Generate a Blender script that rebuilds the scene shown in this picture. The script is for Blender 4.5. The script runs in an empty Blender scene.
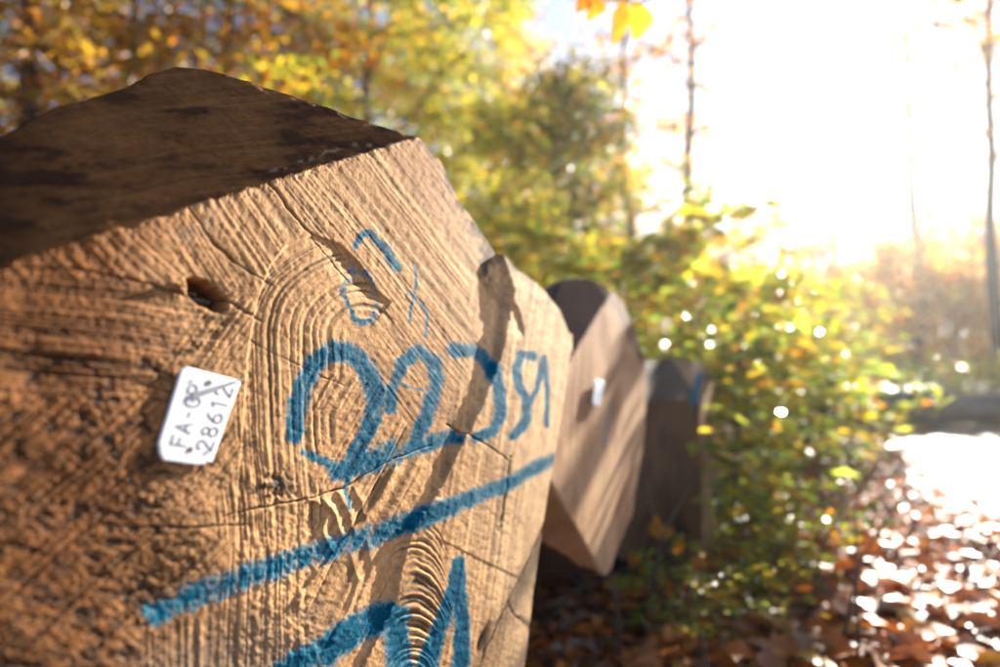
import bpy, math, random
import numpy as np
from mathutils import Vector, Matrix

SC = bpy.context.scene
COL = SC.collection
R = math.radians

# ---------------------------------------------------------------- camera
CAM_Z = 0.62
F = 611.0
PITCH = R(3.9)
cd = bpy.data.cameras.new('camera')
cam = bpy.data.objects.new('camera', cd)
COL.objects.link(cam)
cam.location = (0, 0, CAM_Z)
cam.rotation_euler = (R(90) + PITCH, 0, 0)
cd.sensor_width = 36.0
cd.lens = F / 1000 * 36.0
cd.clip_start = 0.01
cd.clip_end = 2000
cd.dof.use_dof = True
cd.dof.focus_distance = 0.475
cd.dof.aperture_fstop = 2.7
SC.camera = cam

# ---------------------------------------------------------------- light
SUN_AZ, SUN_EL = 31.5, 20.0            # degrees, azimuth from +Y towards +X
w = bpy.data.worlds.new('World')
SC.world = w
w.use_nodes = True
wn = w.node_tree
wn.nodes.clear()
sky = wn.nodes.new('ShaderNodeTexSky')
sky.sky_type = 'NISHITA'
sky.sun_disc = False
sky.sun_elevation = R(SUN_EL)
sky.sun_rotation = R(SUN_AZ)
sky.air_density = 0.5
sky.dust_density = 0.05
bg = wn.nodes.new('ShaderNodeBackground')
bg.inputs['Strength'].default_value = 0.05
wo = wn.nodes.new('ShaderNodeOutputWorld')
wn.links.new(sky.outputs[0], bg.inputs[0])
wn.links.new(bg.outputs[0], wo.inputs[0])
sl = bpy.data.lights.new('sun', 'SUN')
sl.energy = 5.0
sl.angle = R(0.5)
sl.color = (1.0, 0.92, 0.80)
sun = bpy.data.objects.new('sun', sl)
COL.objects.link(sun)
SUN = Vector((math.sin(R(SUN_AZ)) * math.cos(R(SUN_EL)), math.cos(R(SUN_AZ)) * math.cos(R(SUN_EL)), math.sin(R(SUN_EL))))
sun.rotation_euler = SUN.to_track_quat('Z', 'Y').to_euler()
sun.location = SUN * 60
SC.view_settings.view_transform = 'Standard'
SC.view_settings.look = 'None'
SC.view_settings.exposure = 2.6
SC.view_settings.gamma = 1.0
cy = SC.cycles
cy.max_bounces = 6
cy.diffuse_bounces = 3
cy.glossy_bounces = 2
cy.transmission_bounces = 4
cy.volume_bounces = 0
cy.sample_clamp_indirect = 6
cy.use_denoising = True

# ---------------------------------------------------------------- helpers
def tag(o, label=None, cat=None, group=None, kind=None):
    if label: o['label'] = label
    if cat: o['category'] = cat
    if group: o['group'] = group
    if kind: o['kind'] = kind
    return o

def empty(name, loc, label, cat, group=None, rz=0.0):
    o = bpy.data.objects.new(name, None)
    o.empty_display_size = 0.1
    COL.objects.link(o)
    o.location = loc
    o.rotation_euler = (0, 0, rz)
    return tag(o, label, cat, group)

def link(name, me, parent=None):
    o = bpy.data.objects.new(name, me)
    COL.objects.link(o)
    if parent is not None:
        o.parent = parent
    return o

def mesh_np(name, co, faces, mat, smooth=True, attrs=None):
    """co (n,3) array, faces (m,k) array with k = 3 or 4"""
    me = bpy.data.meshes.new(name)
    co = np.asarray(co, dtype=np.float32)
    faces = np.asarray(faces, dtype=np.int32)
    n, (m, k) = len(co), faces.shape
    me.vertices.add(n)
    me.vertices.foreach_set('co', co.ravel())
    me.loops.add(m * k)
    me.loops.foreach_set('vertex_index', faces.ravel())
    me.polygons.add(m)
    me.polygons.foreach_set('loop_start', np.arange(0, m * k, k, dtype=np.int32))
    me.polygons.foreach_set('use_smooth', np.full(m, smooth, dtype=bool))
    for nm, (ty, arr) in (attrs or {}).items():
        a = me.attributes.new(nm, ty, 'POINT')
        a.data.foreach_set('color' if ty == 'FLOAT_COLOR' else 'value', np.asarray(arr, dtype=np.float32).ravel())
    me.update(calc_edges=True)
    me.validate()
    if mat: me.materials.append(mat)
    return me

class MB:
    def __init__(self):
        self.v, self.f = [], []
    def quadgrid(self, rows, closed=True):
        b = len(self.v)
        k = len(rows[0])
        for r in rows: self.v += [tuple(p) for p in r]
        for i in range(len(rows) - 1):
            for j in range(k if closed else k - 1):
                self.f.append((b + i * k + j, b + i * k + (j + 1) % k, b + (i + 1) * k + (j + 1) % k, b + (i + 1) * k + j))
    def tube(self, pts, radii, n=7, cap=True):
        pts = [Vector(p) for p in pts]
        rows = []
        up = None
        for i, p in enumerate(pts):
            d = (pts[min(i + 1, len(pts) - 1)] - pts[max(i - 1, 0)])
            d = d.normalized() if d.length > 1e-9 else Vector((0, 0, 1))
            if up is None:
                up = d.orthogonal().normalized()
            a = (up - d * up.dot(d))
            a = a.normalized() if a.length > 1e-6 else d.orthogonal().normalized()
            up = a
            b = d.cross(a)
            rows.append([p + (a * math.cos(t) + b * math.sin(t)) * radii[i] for t in [2 * math.pi * k / n for k in range(n)]])
        b0 = len(self.v)
        self.quadgrid(rows)
        if cap:
            self.f.append(tuple(b0 + n - 1 - k for k in range(n)))
            e = len(self.v) - n
            self.f.append(tuple(e + k for k in range(n)))
    def box(self, o, a, b, c):
        """corner o and three edge vectors"""
        o, a, b, c = map(Vector, (o, a, b, c))
        s = len(self.v)
        self.v += [tuple(o + a * i + b * j + c * k) for k in (0, 1) for j in (0, 1) for i in (0, 1)]
        self.f += [(s, s + 2, s + 3, s + 1), (s + 4, s + 5, s + 7, s + 6), (s, s + 1, s + 5, s + 4), (s + 2, s + 6, s + 7, s + 3), (s, s + 4, s + 6, s + 2), (s + 1, s + 3, s + 7, s + 5)]
    def prism(self, poly_bottom, poly_top):
        s, n = len(self.v), len(poly_bottom)
        self.v += [tuple(p) for p in poly_bottom] + [tuple(p) for p in poly_top]
        self.f.append(tuple(s + n - 1 - i for i in range(n)))
        self.f.append(tuple(s + n + i for i in range(n)))
        for i in range(n):
            j = (i + 1) % n
            self.f.append((s + i, s + j, s + n + j, s + n + i))
    def mesh(self, name, mat, smooth=True):
        me = bpy.data.meshes.new(name)
        me.from_pydata(self.v, [], self.f)
        me.polygons.foreach_set('use_smooth', [smooth] * len(me.polygons))
        me.update()
        if mat: me.materials.append(mat)
        return me

# value noise -------------------------------------------------------
def _hash_grid(seed, n=256):
    return np.random.RandomState(seed).rand(n, n).astype(np.float32)
_HG = {}
def vnoise(x, y, seed=0):
    if seed not in _HG: _HG[seed] = _hash_grid(seed)
    g = _HG[seed]
    xi, yi = np.floor(x).astype(int), np.floor(y).astype(int)
    fx, fy = x - xi, y - yi
    fx, fy = fx * fx * (3 - 2 * fx), fy * fy * (3 - 2 * fy)
    a, b = g[xi % 256, yi % 256], g[(xi + 1) % 256, yi % 256]
    c, d = g[xi % 256, (yi + 1) % 256], g[(xi + 1) % 256, (yi + 1) % 256]
    return (a * (1 - fx) + b * fx) * (1 - fy) + (c * (1 - fx) + d * fx) * fy
def fbm(x, y, seed=0, oct=4, gain=0.5):
    s, a, t = 0, 1, 0
    for i in range(oct):
        s = s + a * vnoise(x * 2 ** i + 17.3 * i, y * 2 ** i + 5.1 * i, seed + i)
        t += a
        a *= gain
    return s / t * 2 - 1
def noise1(t, seed):
    g = np.random.RandomState(seed).rand(4096)
    i = np.floor(t).astype(int)
    f = t - i
    f = f * f * (3 - 2 * f)
    return (g[i % 4096] * (1 - f) + g[(i + 1) % 4096] * f) * 2 - 1
def sstep(a, b, x):
    t = np.clip((x - a) / (b - a), 0, 1)
    return t * t * (3 - 2 * t)

def polydist(x, y, pts):
    """distance to a polyline, the parameter along it (0..1) and the side (+1 right of travel on screen)"""
    best = np.full(x.shape, 1e9)
    par = np.zeros(x.shape)
    side = np.ones(x.shape)
    n = len(pts) - 1
    for i in range(n):
        (x0, y0), (x1, y1) = pts[i], pts[i + 1]
        dx, dy = x1 - x0, y1 - y0
        l2 = dx * dx + dy * dy + 1e-9
        t = np.clip(((x - x0) * dx + (y - y0) * dy) / l2, 0, 1)
        d = np.hypot(x - x0 - t * dx, y - y0 - t * dy)
        m = d < best
        best = np.where(m, d, best)
        par = np.where(m, (i + t) / n, par)
        side = np.where(m, np.sign(dx * (y - y0) - dy * (x - x0)), side)
    return best, par, side

# ---------------------------------------------------------------- node materials
def new_mat(name):
    m = bpy.data.materials.new(name)
    m.use_nodes = True
    nt = m.node_tree
    nt.nodes.clear()
    out = nt.nodes.new('ShaderNodeOutputMaterial')
    return m, nt, out
def nd(nt, ty, **kw):
    n = nt.nodes.new(ty)
    for k, v in kw.items():
        if k.startswith('_'): setattr(n, k[1:], v)
        else: n.inputs[k.replace('__', ' ')].default_value = v
    return n
def ramp(nt, src, stops):
    r = nt.nodes.new('ShaderNodeValToRGB')
    e = r.color_ramp.elements
    while len(e) < len(stops): e.new(0.5)
    for i, (p, c) in enumerate(stops):
        e[i].position = p
        e[i].color = (*c, 1) if len(c) == 3 else c
    nt.links.new(src, r.inputs[0])
    return r
def mix(nt, fac, a, b, blend='MIX'):
    m = nt.nodes.new('ShaderNodeMix')
    m.data_type = 'RGBA'
    m.blend_type = blend
    for s, val in ((m.inputs[0], fac), (m.inputs[6], a), (m.inputs[7], b)):
        if isinstance(val, (int, float)): s.default_value = val
        elif isinstance(val, tuple): s.default_value = (*val, 1)
        else: nt.links.new(val, s)
    return m.outputs[2]

def mat_cut_wood(name='cut_wood'):
    m, nt, out = new_mat(name)
    L = nt.links.new
    p = nd(nt, 'ShaderNodeBsdfPrincipled', Roughness=0.8)
    p.inputs['Specular IOR Level'].default_value = 0.06
    ac = nd(nt, 'ShaderNodeAttribute', _attribute_name='wood')
    ap = nd(nt, 'ShaderNodeAttribute', _attribute_name='paint')
    tc = nd(nt, 'ShaderNodeTexCoord')
    n1 = nd(nt, 'ShaderNodeTexNoise', Scale=160.0, Detail=5.0, Roughness=0.65)
    n2 = nd(nt, 'ShaderNodeTexNoise', Scale=700.0, Detail=3.0, Roughness=0.6)
    L(tc.outputs['Object'], n1.inputs['Vector'])
    L(tc.outputs['Object'], n2.inputs['Vector'])
    v1 = ramp(nt, n1.outputs['Fac'], [(0.25, (0.72, 0.68, 0.64)), (0.75, (1.22, 1.2, 1.18))])
    v2 = ramp(nt, n2.outputs['Fac'], [(0.3, (0.82, 0.8, 0.77)), (0.7, (1.12, 1.1, 1.1))])
    c = mix(nt, 1.0, ac.outputs['Color'], v1.outputs[0], 'MULTIPLY')
    c = mix(nt, 1.0, c, v2.outputs[0], 'MULTIPLY')
    # sprayed paint: covers more or less with the grain
    n3 = nd(nt, 'ShaderNodeTexNoise', Scale=420.0, Detail=4.0, Roughness=0.7)
    L(tc.outputs['Object'], n3.inputs['Vector'])
    a = nd(nt, 'ShaderNodeMath', _operation='MULTIPLY_ADD')
    L(n3.outputs['Fac'], a.inputs[0])
    a.inputs[1].default_value = 0.9
    a.inputs[2].default_value = -0.45
    b = nd(nt, 'ShaderNodeMath', _operation='ADD')
    L(a.outputs[0], b.inputs[0])
    L(ap.outputs['Fac'], b.inputs[1])
    pr = ramp(nt, b.outputs[0], [(0.26, (0, 0, 0)), (0.44, (0.6, 0.6, 0.6)), (0.72, (1, 1, 1))])
    blue = ramp(nt, b.outputs[0], [(0.35, (0.001, 0.18, 0.265)), (0.66, (0.0, 0.12, 0.19)), (1.0, (0.0, 0.05, 0.095))])
    c = mix(nt, pr.outputs[0], c, blue.outputs[0])
    L(c, p.inputs['Base Color'])
    bp = nd(nt, 'ShaderNodeBump', Strength=0.35, Distance=0.0006)
    L(n2.outputs['Fac'], bp.inputs['Height'])
    L(bp.outputs[0], p.inputs['Normal'])
    L(p.outputs[0], out.inputs[0])
    return m

def mat_bark(name, c0, c1, scale=14.0, bump=0.012, zs=0.25):
    m, nt, out = new_mat(name)
    L = nt.links.new
    p = nd(nt, 'ShaderNodeBsdfPrincipled', Roughness=0.85)
    tc = nd(nt, 'ShaderNodeTexCoord')
    mp = nd(nt, 'ShaderNodeMapping')
    mp.inputs['Scale'].default_value = (1, 1, zs)
    L(tc.outputs['Object'], mp.inputs[0])
    n1 = nd(nt, 'ShaderNodeTexNoise', Scale=scale, Detail=7.0, Roughness=0.65)
    L(mp.outputs[0], n1.inputs['Vector'])
    r = ramp(nt, n1.outputs['Fac'], [(0.3, c0), (0.7, c1)])
    L(r.outputs[0], p.inputs['Base Color'])
    b = nd(nt, 'ShaderNodeBump', Strength=0.8, Distance=bump)
    L(n1.outputs['Fac'], b.inputs['Height'])
    L(b.outputs[0], p.inputs['Normal'])
    L(p.outputs[0], out.inputs[0])
    return m

def mat_leaf(name, gloss=0.35, trans=0.5, vary=0.5):
    m, nt, out = new_mat(name)
    L = nt.links.new
    at = nd(nt, 'ShaderNodeAttribute', _attribute_name='tint')
    oi = nd(nt, 'ShaderNodeObjectInfo')
    tc = nd(nt, 'ShaderNodeTexCoord')
    n1 = nd(nt, 'ShaderNodeTexNoise', Scale=60.0, Detail=3.0)
    L(tc.outputs['Object'], n1.inputs['Vector'])
    v = ramp(nt, n1.outputs['Fac'], [(0.3, (0.75, 0.7, 0.65)), (0.7, (1.15, 1.15, 1.1))])
    c = mix(nt, 1.0, at.outputs['Color'], v.outputs[0], 'MULTIPLY')
    r2 = ramp(nt, oi.outputs['Random'], [(0.0, (1.05, 0.82, 0.7)), (0.5, (1, 1, 1)), (1.0, (0.85, 1.1, 1.05))])
    c = mix(nt, vary, c, mix(nt, 1.0, c, r2.outputs[0], 'MULTIPLY'))
    p = nd(nt, 'ShaderNodeBsdfPrincipled', Roughness=gloss)
    L(c, p.inputs['Base Color'])
    t = nd(nt, 'ShaderNodeBsdfTranslucent')
    L(c, t.inputs['Color'])
    ms = nd(nt, 'ShaderNodeMixShader')
    ms.inputs[0].default_value = trans
    L(p.outputs[0], ms.inputs[1])
    L(t.outputs[0], ms.inputs[2])
    L(ms.outputs[0], out.inputs[0])
    return m

def mat_plain(name, col, rough=0.5, metal=0.0, spec=0.5, bump=0.0, bscale=300.0, var=0.12):
    m, nt, out = new_mat(name)
    L = nt.links.new
    p = nd(nt, 'ShaderNodeBsdfPrincipled', Roughness=rough, Metallic=metal)
    p.inputs['Specular IOR Level'].default_value = spec
    tc = nd(nt, 'ShaderNodeTexCoord')
    n1 = nd(nt, 'ShaderNodeTexNoise', Scale=bscale, Detail=4.0)
    L(tc.outputs['Object'], n1.inputs['Vector'])
    r = ramp(nt, n1.outputs['Fac'], [(0.3, tuple(x * (1 - var) for x in col)), (0.7, tuple(min(1, x * (1 + var)) for x in col))])
    L(r.outputs[0], p.inputs['Base Color'])
    if bump:
        b = nd(nt, 'ShaderNodeBump', Strength=0.5, Distance=bump)
        L(n1.outputs['Fac'], b.inputs['Height'])
        L(b.outputs[0], p.inputs['Normal'])
    L(p.outputs[0], out.inputs[0])
    return m

M_CUT = mat_cut_wood()
M_BARK = mat_bark('log_bark', (0.025, 0.016, 0.010), (0.10, 0.065, 0.04), 22.0, 0.01, 1.0)
M_TRUNK = mat_bark('tree_bark', (0.03, 0.026, 0.022), (0.10, 0.085, 0.07))
M_TWIG = mat_bark('twig_bark', (0.05, 0.035, 0.022), (0.14, 0.10, 0.065), 40.0, 0.002)
M_LEAF = mat_leaf('autumn_leaf', 0.38, 0.62)
M_SHRUB = mat_leaf('shrub_leaf', 0.30, 0.55)
M_LITTER = mat_leaf('fallen_leaf', 0.48, 0.2, 0.4)
M_TAG = mat_plain('white_plastic', (0.74, 0.74, 0.76), 0.4, var=0.10, bscale=90.0)
M_INK = mat_plain('stamped_print', (0.05, 0.05, 0.055), 0.6)
M_PIN = mat_plain('grey_metal', (0.22, 0.22, 0.235), 0.6, 0.3)
M_HOLE = mat_plain('rusty_nail', (0.07, 0.035, 0.015), 0.6)
M_RESIN = mat_plain('dark_resin', (0.05, 0.025, 0.012), 0.18, spec=0.7, bump=0.003, bscale=120.0, var=0.6)

# ---------------------------------------------------------------- picture geometry of the place
CP, SP = math.cos(PITCH), math.sin(PITCH)
def ray(px, py):
    x, y = (np.asarray(px, float) - 500) / F, (333.5 - np.asarray(py, float)) / F
    return np.stack([x, CP - y * SP, SP + y * CP], -1)
def project(co):
    co = np.asarray(co, float)
    x, yy, z = co[..., 0], co[..., 1], co[..., 2] - CAM_Z
    d = yy * CP + z * SP
    return 500 + F * x / d, 333.5 - F * (-yy * SP + z * CP) / d

class Frame:
    """plane of a sawn log end: u runs along the face away from the road side, v up, n out of the wood"""
    def __init__(self, px, depth, az, tilt, roll=0):
        a, t = R(az), R(tilt)
        n0 = np.array((math.cos(a), -math.sin(a), 0.0))
        z = np.array((0, 0, 1.0))
        self.U = np.array((math.sin(a), math.cos(a), 0.0))
        self.N = n0 * math.cos(t) + z * math.sin(t)
        self.V = z * math.cos(t) - n0 * math.sin(t)
        self.O = ray(*px) * depth + np.array((0, 0, CAM_Z))
    def at(self, u, v, w=0):
        u, v, w = np.asarray(u, float), np.asarray(v, float), np.asarray(w, float)
        return self.O + u[..., None] * self.U + v[..., None] * self.V + w[..., None] * self.N
    def hit(self, px, py, normal=None, origin=None):
        """where the sight line of a photograph point meets a plane; result in (u, v, w)"""
        nn = self.N if normal is None else normal
        oo = self.O if origin is None else origin
        c = np.array((0, 0, CAM_Z))
        d = ray(px, py)
        s = ((oo - c) @ nn) / (d @ nn)
        p = c + d * s[..., None] if np.ndim(s) else c + d * s
        q = p - self.O
        return np.stack([q @ self.U, q @ self.V, q @ self.N], -1)

class Facet:
    """slanted saw cut: starts along the line a-b on the face and drops back by angle beta on side of `toward`"""
    def __init__(self, fr, a, b, toward, beta):
        pa, pb, pt = fr.hit(*a)[:2], fr.hit(*b)[:2], fr.hit(*toward)[:2]
        e = (pb - pa) / np.linalg.norm(pb - pa)
        o = np.array((-e[1], e[0]))
        if (pt - pa) @ o < 0: o = -o
        self.pa, self.o, self.tan = pa, o, math.tan(R(beta))
        self.normal = (fr.U * o[0] + fr.V * o[1]) * math.sin(R(beta)) + fr.N * math.cos(R(beta))
        self.origin = fr.at(*pa)
    def off(self, u, v):
        return (u - self.pa[0]) * self.o[0] + (v - self.pa[1]) * self.o[1]

def log_mesh(name, fr, top, bottom, facets, cols, rows, length, feature, v_split=None, wob=0.004, axis=None, rag=0.002):
    """end of a felled log: height field over the outline, then the bark side run back into the stack"""
    us = cols
    top = np.array(sorted(top)); bottom = np.array(sorted(bottom))
    vt = np.interp(us, top[:, 0], top[:, 1]) + wob * fbm(us * 40, us * 0 + 3.3, 71, 4)
    vb = np.interp(us, bottom[:, 0], bottom[:, 1]) + wob * fbm(us * 40, us * 0 + 9.3, 77, 4)
    vt = np.maximum(vt, vb + 0.004)
    nr = rows
    t = np.linspace(0, 1, nr)
    if v_split is None:
        V = vb[:, None] + (vt - vb)[:, None] * t[None]
    else:
        k = int(nr * 0.06)
        vs = np.clip(np.interp(us, v_split[0], v_split[1]), vb, vt - 0.002)
        t0 = np.linspace(0, 1, k, endpoint=False)
        t1 = np.linspace(0, 1, nr - k)
        V = np.concatenate([vb[:, None] + (vs - vb)[:, None] * t0[None], vs[:, None] + (vt - vs)[:, None] * t1[None]], 1)
    U = np.repeat(us[:, None], nr, 1)
    W = np.zeros_like(U)
    for fc in facets:
        W = np.minimum(W, -fc.tan * np.maximum(fc.off(U, V) + rag * fbm(U * 90, V * 90, 73, 4), 0))
    fid = W < -0.0008
    base = fr.at(U, V, W)
    X, Y = project(base)
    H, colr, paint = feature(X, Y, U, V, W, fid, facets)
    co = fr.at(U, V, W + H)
    nc = len(us)
    idx = np.arange(nc * nr).reshape(nc, nr)
    q = np.stack([idx[:-1, :-1], idx[1:, :-1], idx[1:, 1:], idx[:-1, 1:]], -1).reshape(-1, 4)
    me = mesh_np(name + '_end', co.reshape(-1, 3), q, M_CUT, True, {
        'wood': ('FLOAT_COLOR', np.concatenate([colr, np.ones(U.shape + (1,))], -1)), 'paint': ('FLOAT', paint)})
    # bark round the log
    loop = np.concatenate([idx[:, 0], idx[-1, 1:], idx[::-1, -1][1:], idx[0, ::-1][1:-1]])
    step = max(1, len(loop) // 420)
    loop = loop[::step]
    ring = co.reshape(-1, 3)[loop]
    ax = -fr.N - np.array((0, 0, 0.26)) if axis is None else axis
    cen = ring.mean(0)
    dist = np.array([0.0015, 0.02, 0.06, 0.15, 0.35, 0.8, 1.5, length])
    pts = []
    for i, dd in enumerate(dist):
        rad = ring - cen
        rad = rad / np.linalg.norm(rad, axis=1, keepdims=True)
        # start a hair outside the cut so the bark stands proud of the end grain
        k = 0.0008 if i == 0 else 0.001 + 0.003 * vnoise(np.arange(len(ring)) * 0.11, np.full(len(ring), i * 3.7), 5)
        sh = np.interp(dd, [0, 0.1, 0.35, 0.8, 3], [0, 0.05, 0.12, 0.18, 0.24])
        rg = ring + (cen - ring) * sh
        pts.append(rg + ax * dd + rad * np.reshape(k, (-1, 1)) if np.ndim(k) else rg + ax * dd + rad * k)
    nl = len(ring)
    pc = np.concatenate(pts)
    ids = np.arange(len(pc)).reshape(len(dist), nl)
    nx = np.roll(ids, -1, 1)
    f = np.stack([ids[:-1], nx[:-1], nx[1:], ids[1:]], -1).reshape(-1, 4)
    bark = mesh_np(name + '_bark', pc, f, M_BARK)
    # far end cap
    tail = pts[-1]
    tc = tail.mean(0)
    tv = np.concatenate([tail, tc[None]])
    tf = np.stack([np.arange(nl), (np.arange(nl) + 1) % nl, np.full(nl, nl)], -1)
    capm = mesh_np(name + '_cap', tv, tf, M_BARK, False)
    return me, bark, capm

# ================================================================ LOG 1 (foreground)
FR1 = Frame((335, 375), 0.45, 25.5, 2.5)
CH1 = Facet(FR1, (14, 263), (415, 138), (150, 80), 48)

PAINT = []
def stroke(pts, w, k=1.0, soft=0.35): PAINT.append((pts, w, k, soft))
stroke([(356, 246), (361, 235), (371, 234), (383, 247), (397, 267)], (4, 8), 0.95)
stroke([(354, 262), (357, 268)], (4, 4), 0.7)
stroke([(352, 271), (364, 273), (373, 285), (378, 304), (374, 319), (363, 324), (353, 317), (347, 302), (342, 291), (346, 280), (357, 281)], (5, 4), 0.75)
stroke([(414, 265), (416, 285), (411, 305), (409, 322)], (3, 3), 0.62)
stroke([(407, 294), (418, 300), (427, 313), (425, 337)], (3, 3), 0.62)
stroke([(296, 433), (299, 408), (305, 385), (315, 364), (332, 351), (350, 352), (364, 364), (373, 383), (376, 400)], (17, 16), 1.0)
stroke([(376, 395), (371, 425), (359, 449), (346, 473)], (15, 11), 0.85)
stroke([(306, 452), (325, 461), (343, 470)], (7, 10), 0.8)
stroke([(338, 472), (364, 465), (392, 452)], (16, 22), 0.8)
stroke([(350, 470), (347, 490), (349, 508)], (6, 4), 0.62)
stroke([(391, 408), (391, 390), (402, 363), (418, 351), (432, 362), (436, 381), (428, 408), (419, 432), (411, 450)], (10, 13), 0.97)
stroke([(400, 384), (412, 388), (425, 391)], (3, 3), 0.55)
stroke([(411, 447), (430, 444), (450, 437)], (15, 12), 0.9)
stroke([(453, 350), (470, 350), (481, 355), (489, 372), (494, 400), (494, 418), (486, 431), (469, 438)], (12, 8), 0.97)
stroke([(527, 356), (514, 356), (510, 368), (513, 384), (522, 401), (522, 420), (508, 437)], (8, 8), 0.95)
stroke([(526, 405), (533, 382), (539, 358)], (4, 6), 0.9)
stroke([(539, 358), (542, 385), (543, 425)], (6, 4), 0.9)
stroke([(157, 611), (200, 594), (258, 572), (320, 552), (372, 536), (410, 520), (450, 504), (500, 485), (549, 460)], (24, 11), 0.76, 0.75)
stroke([(285, 676), (318, 655), (350, 632), (383, 613)], (28, 22), 0.95)
stroke([(396, 615), (392, 640), (400, 690)], (18, 26), 0.62)
stroke([(455, 562), (449, 590), (438, 622), (428, 655), (420, 690)], (9, 17), 0.93)
stroke([(456, 562), (458, 610), (460, 690)], (9, 14), 0.95)

CRACKS = [([(262, 172), (276, 188), (292, 212), (313, 236)], 1.6, 0.004),
          ([(313, 238), (330, 258), (350, 282)], 0.9, 0.0015),
          ([(188, 206), (206, 232), (216, 243), (236, 262)], 1.7, 0.004),
          ([(216, 243), (240, 265), (274, 286)], 1.2, 0.002),
          ([(240, 333), (270, 352), (300, 366), (345, 386)], 0.8, 0.001),
          ([(446, 424), (468, 438), (492, 452), (506, 462)], 1.3, 0.003),
          ([(506, 456), (503, 490), (497, 530)], 1.6, 0.003),
          ([(506, 602), (514, 616), (530, 628)], 1.8, 0.003),
          ([(222, 516), (262, 508), (306, 500), (345, 488), (392, 460), (430, 446)], 1.4, 0.003),
          ([(549, 510), (535, 545), (512, 590), (488, 640), (476, 667)], 1.4, 0.003),
          ([(0, 268), (70, 268), (150, 284), (195, 300)], 2.2, 0.003),
          ([(228, 300), (262, 322)], 1.6, 0.002),
          ([(60, 395), (140, 385), (200, 400)], 1.2, 0.002),
          ([(100, 525), (180, 528), (250, 525)], 1.3, 0.002)]

# grain and saw score patterns: name -> (kind, angle, period, amplitude)
PAT = {'ne': (52, 4.6, 0.00045), 'nw': (57, 4.4, 0.0006), 'nww': (42, 5.0, 0.0006), 'slash': (-52, 4.6, 0.00045), 'slash2': (-42, 6.0, 0.0006),
       'flat': (6, 6.0, 0.0007), 'right': (98, 5.0, 0.0004), 'low': (-62, 5.5, 0.0006), 'vert': (92, 5.0, 0.0006)}
SEEDS = [('ne', 330, 190), ('ne', 400, 180), ('ne', 420, 250), ('ne', 460, 250), ('ne', 385, 240), ('ne', 430, 310), ('ne', 400, 290),
         ('nw', 250, 215), ('nw', 240, 260), ('nw', 200, 240), ('nww', 130, 240), ('nww', 60, 255), ('nww', 160, 265),
         ('flat', 60, 310), ('flat', 120, 320), ('flat', 20, 360), ('flat', 160, 330), ('flat', 90, 370),
         ('slash', 225, 330), ('slash', 200, 350), ('slash', 215, 410), ('slash2', 190, 480), ('slash2', 150, 520), ('slash', 210, 470), ('slash2', 120, 450), ('slash2', 200, 560),
         ('slash2', 60, 560), ('slash2', 20, 480),
         ('ring', 300, 290), ('ring', 340, 300), ('ring', 280, 350), ('ring', 260, 420), ('ring', 300, 420), ('ring', 350, 350), ('ring', 250, 500), ('ring', 330, 430), ('ring', 370, 320), ('ring', 280, 500),
         ('vert', 250, 580), ('vert', 240, 660), ('vert', 290, 600), ('vert', 300, 660),
         ('ne', 415, 375), ('ne', 395, 350), ('ne', 440, 360),
         ('low', 340, 560), ('low', 380, 520), ('low', 350, 640), ('low', 320, 610), ('low', 400, 470),
         ('low', 352, 420), ('low', 348, 450), ('low', 338, 400), ('tongue', 418, 570), ('tongue', 415, 610), ('tongue', 410, 655), ('low', 388, 575), ('low', 380, 640),
         ('right', 500, 300), ('right', 540, 380), ('right', 480, 400), ('right', 470, 480), ('right', 520, 480), ('right', 460, 560), ('right', 500, 600), ('right', 450, 640), ('right', 450, 450)]

def line_pat(x, y, ang, per, seed, warp=5.0):
    a = R(ang)
    t = (-x * math.sin(a) + y * math.cos(a)) + warp * 0.7 * fbm(x / 100, y / 100, seed + 3, 2)
    s = x * math.cos(a) + y * math.sin(a)
    amp = 0.55 + 0.9 * vnoise(s / 110, t / 14, seed + 9)
    return (0.55 * noise1(t / (per * 0.8), seed) + 0.62 * noise1(t / (per * 0.40), seed + 1) + 0.22 * noise1(t / (per * 2.3), seed + 2)) * amp

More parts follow.
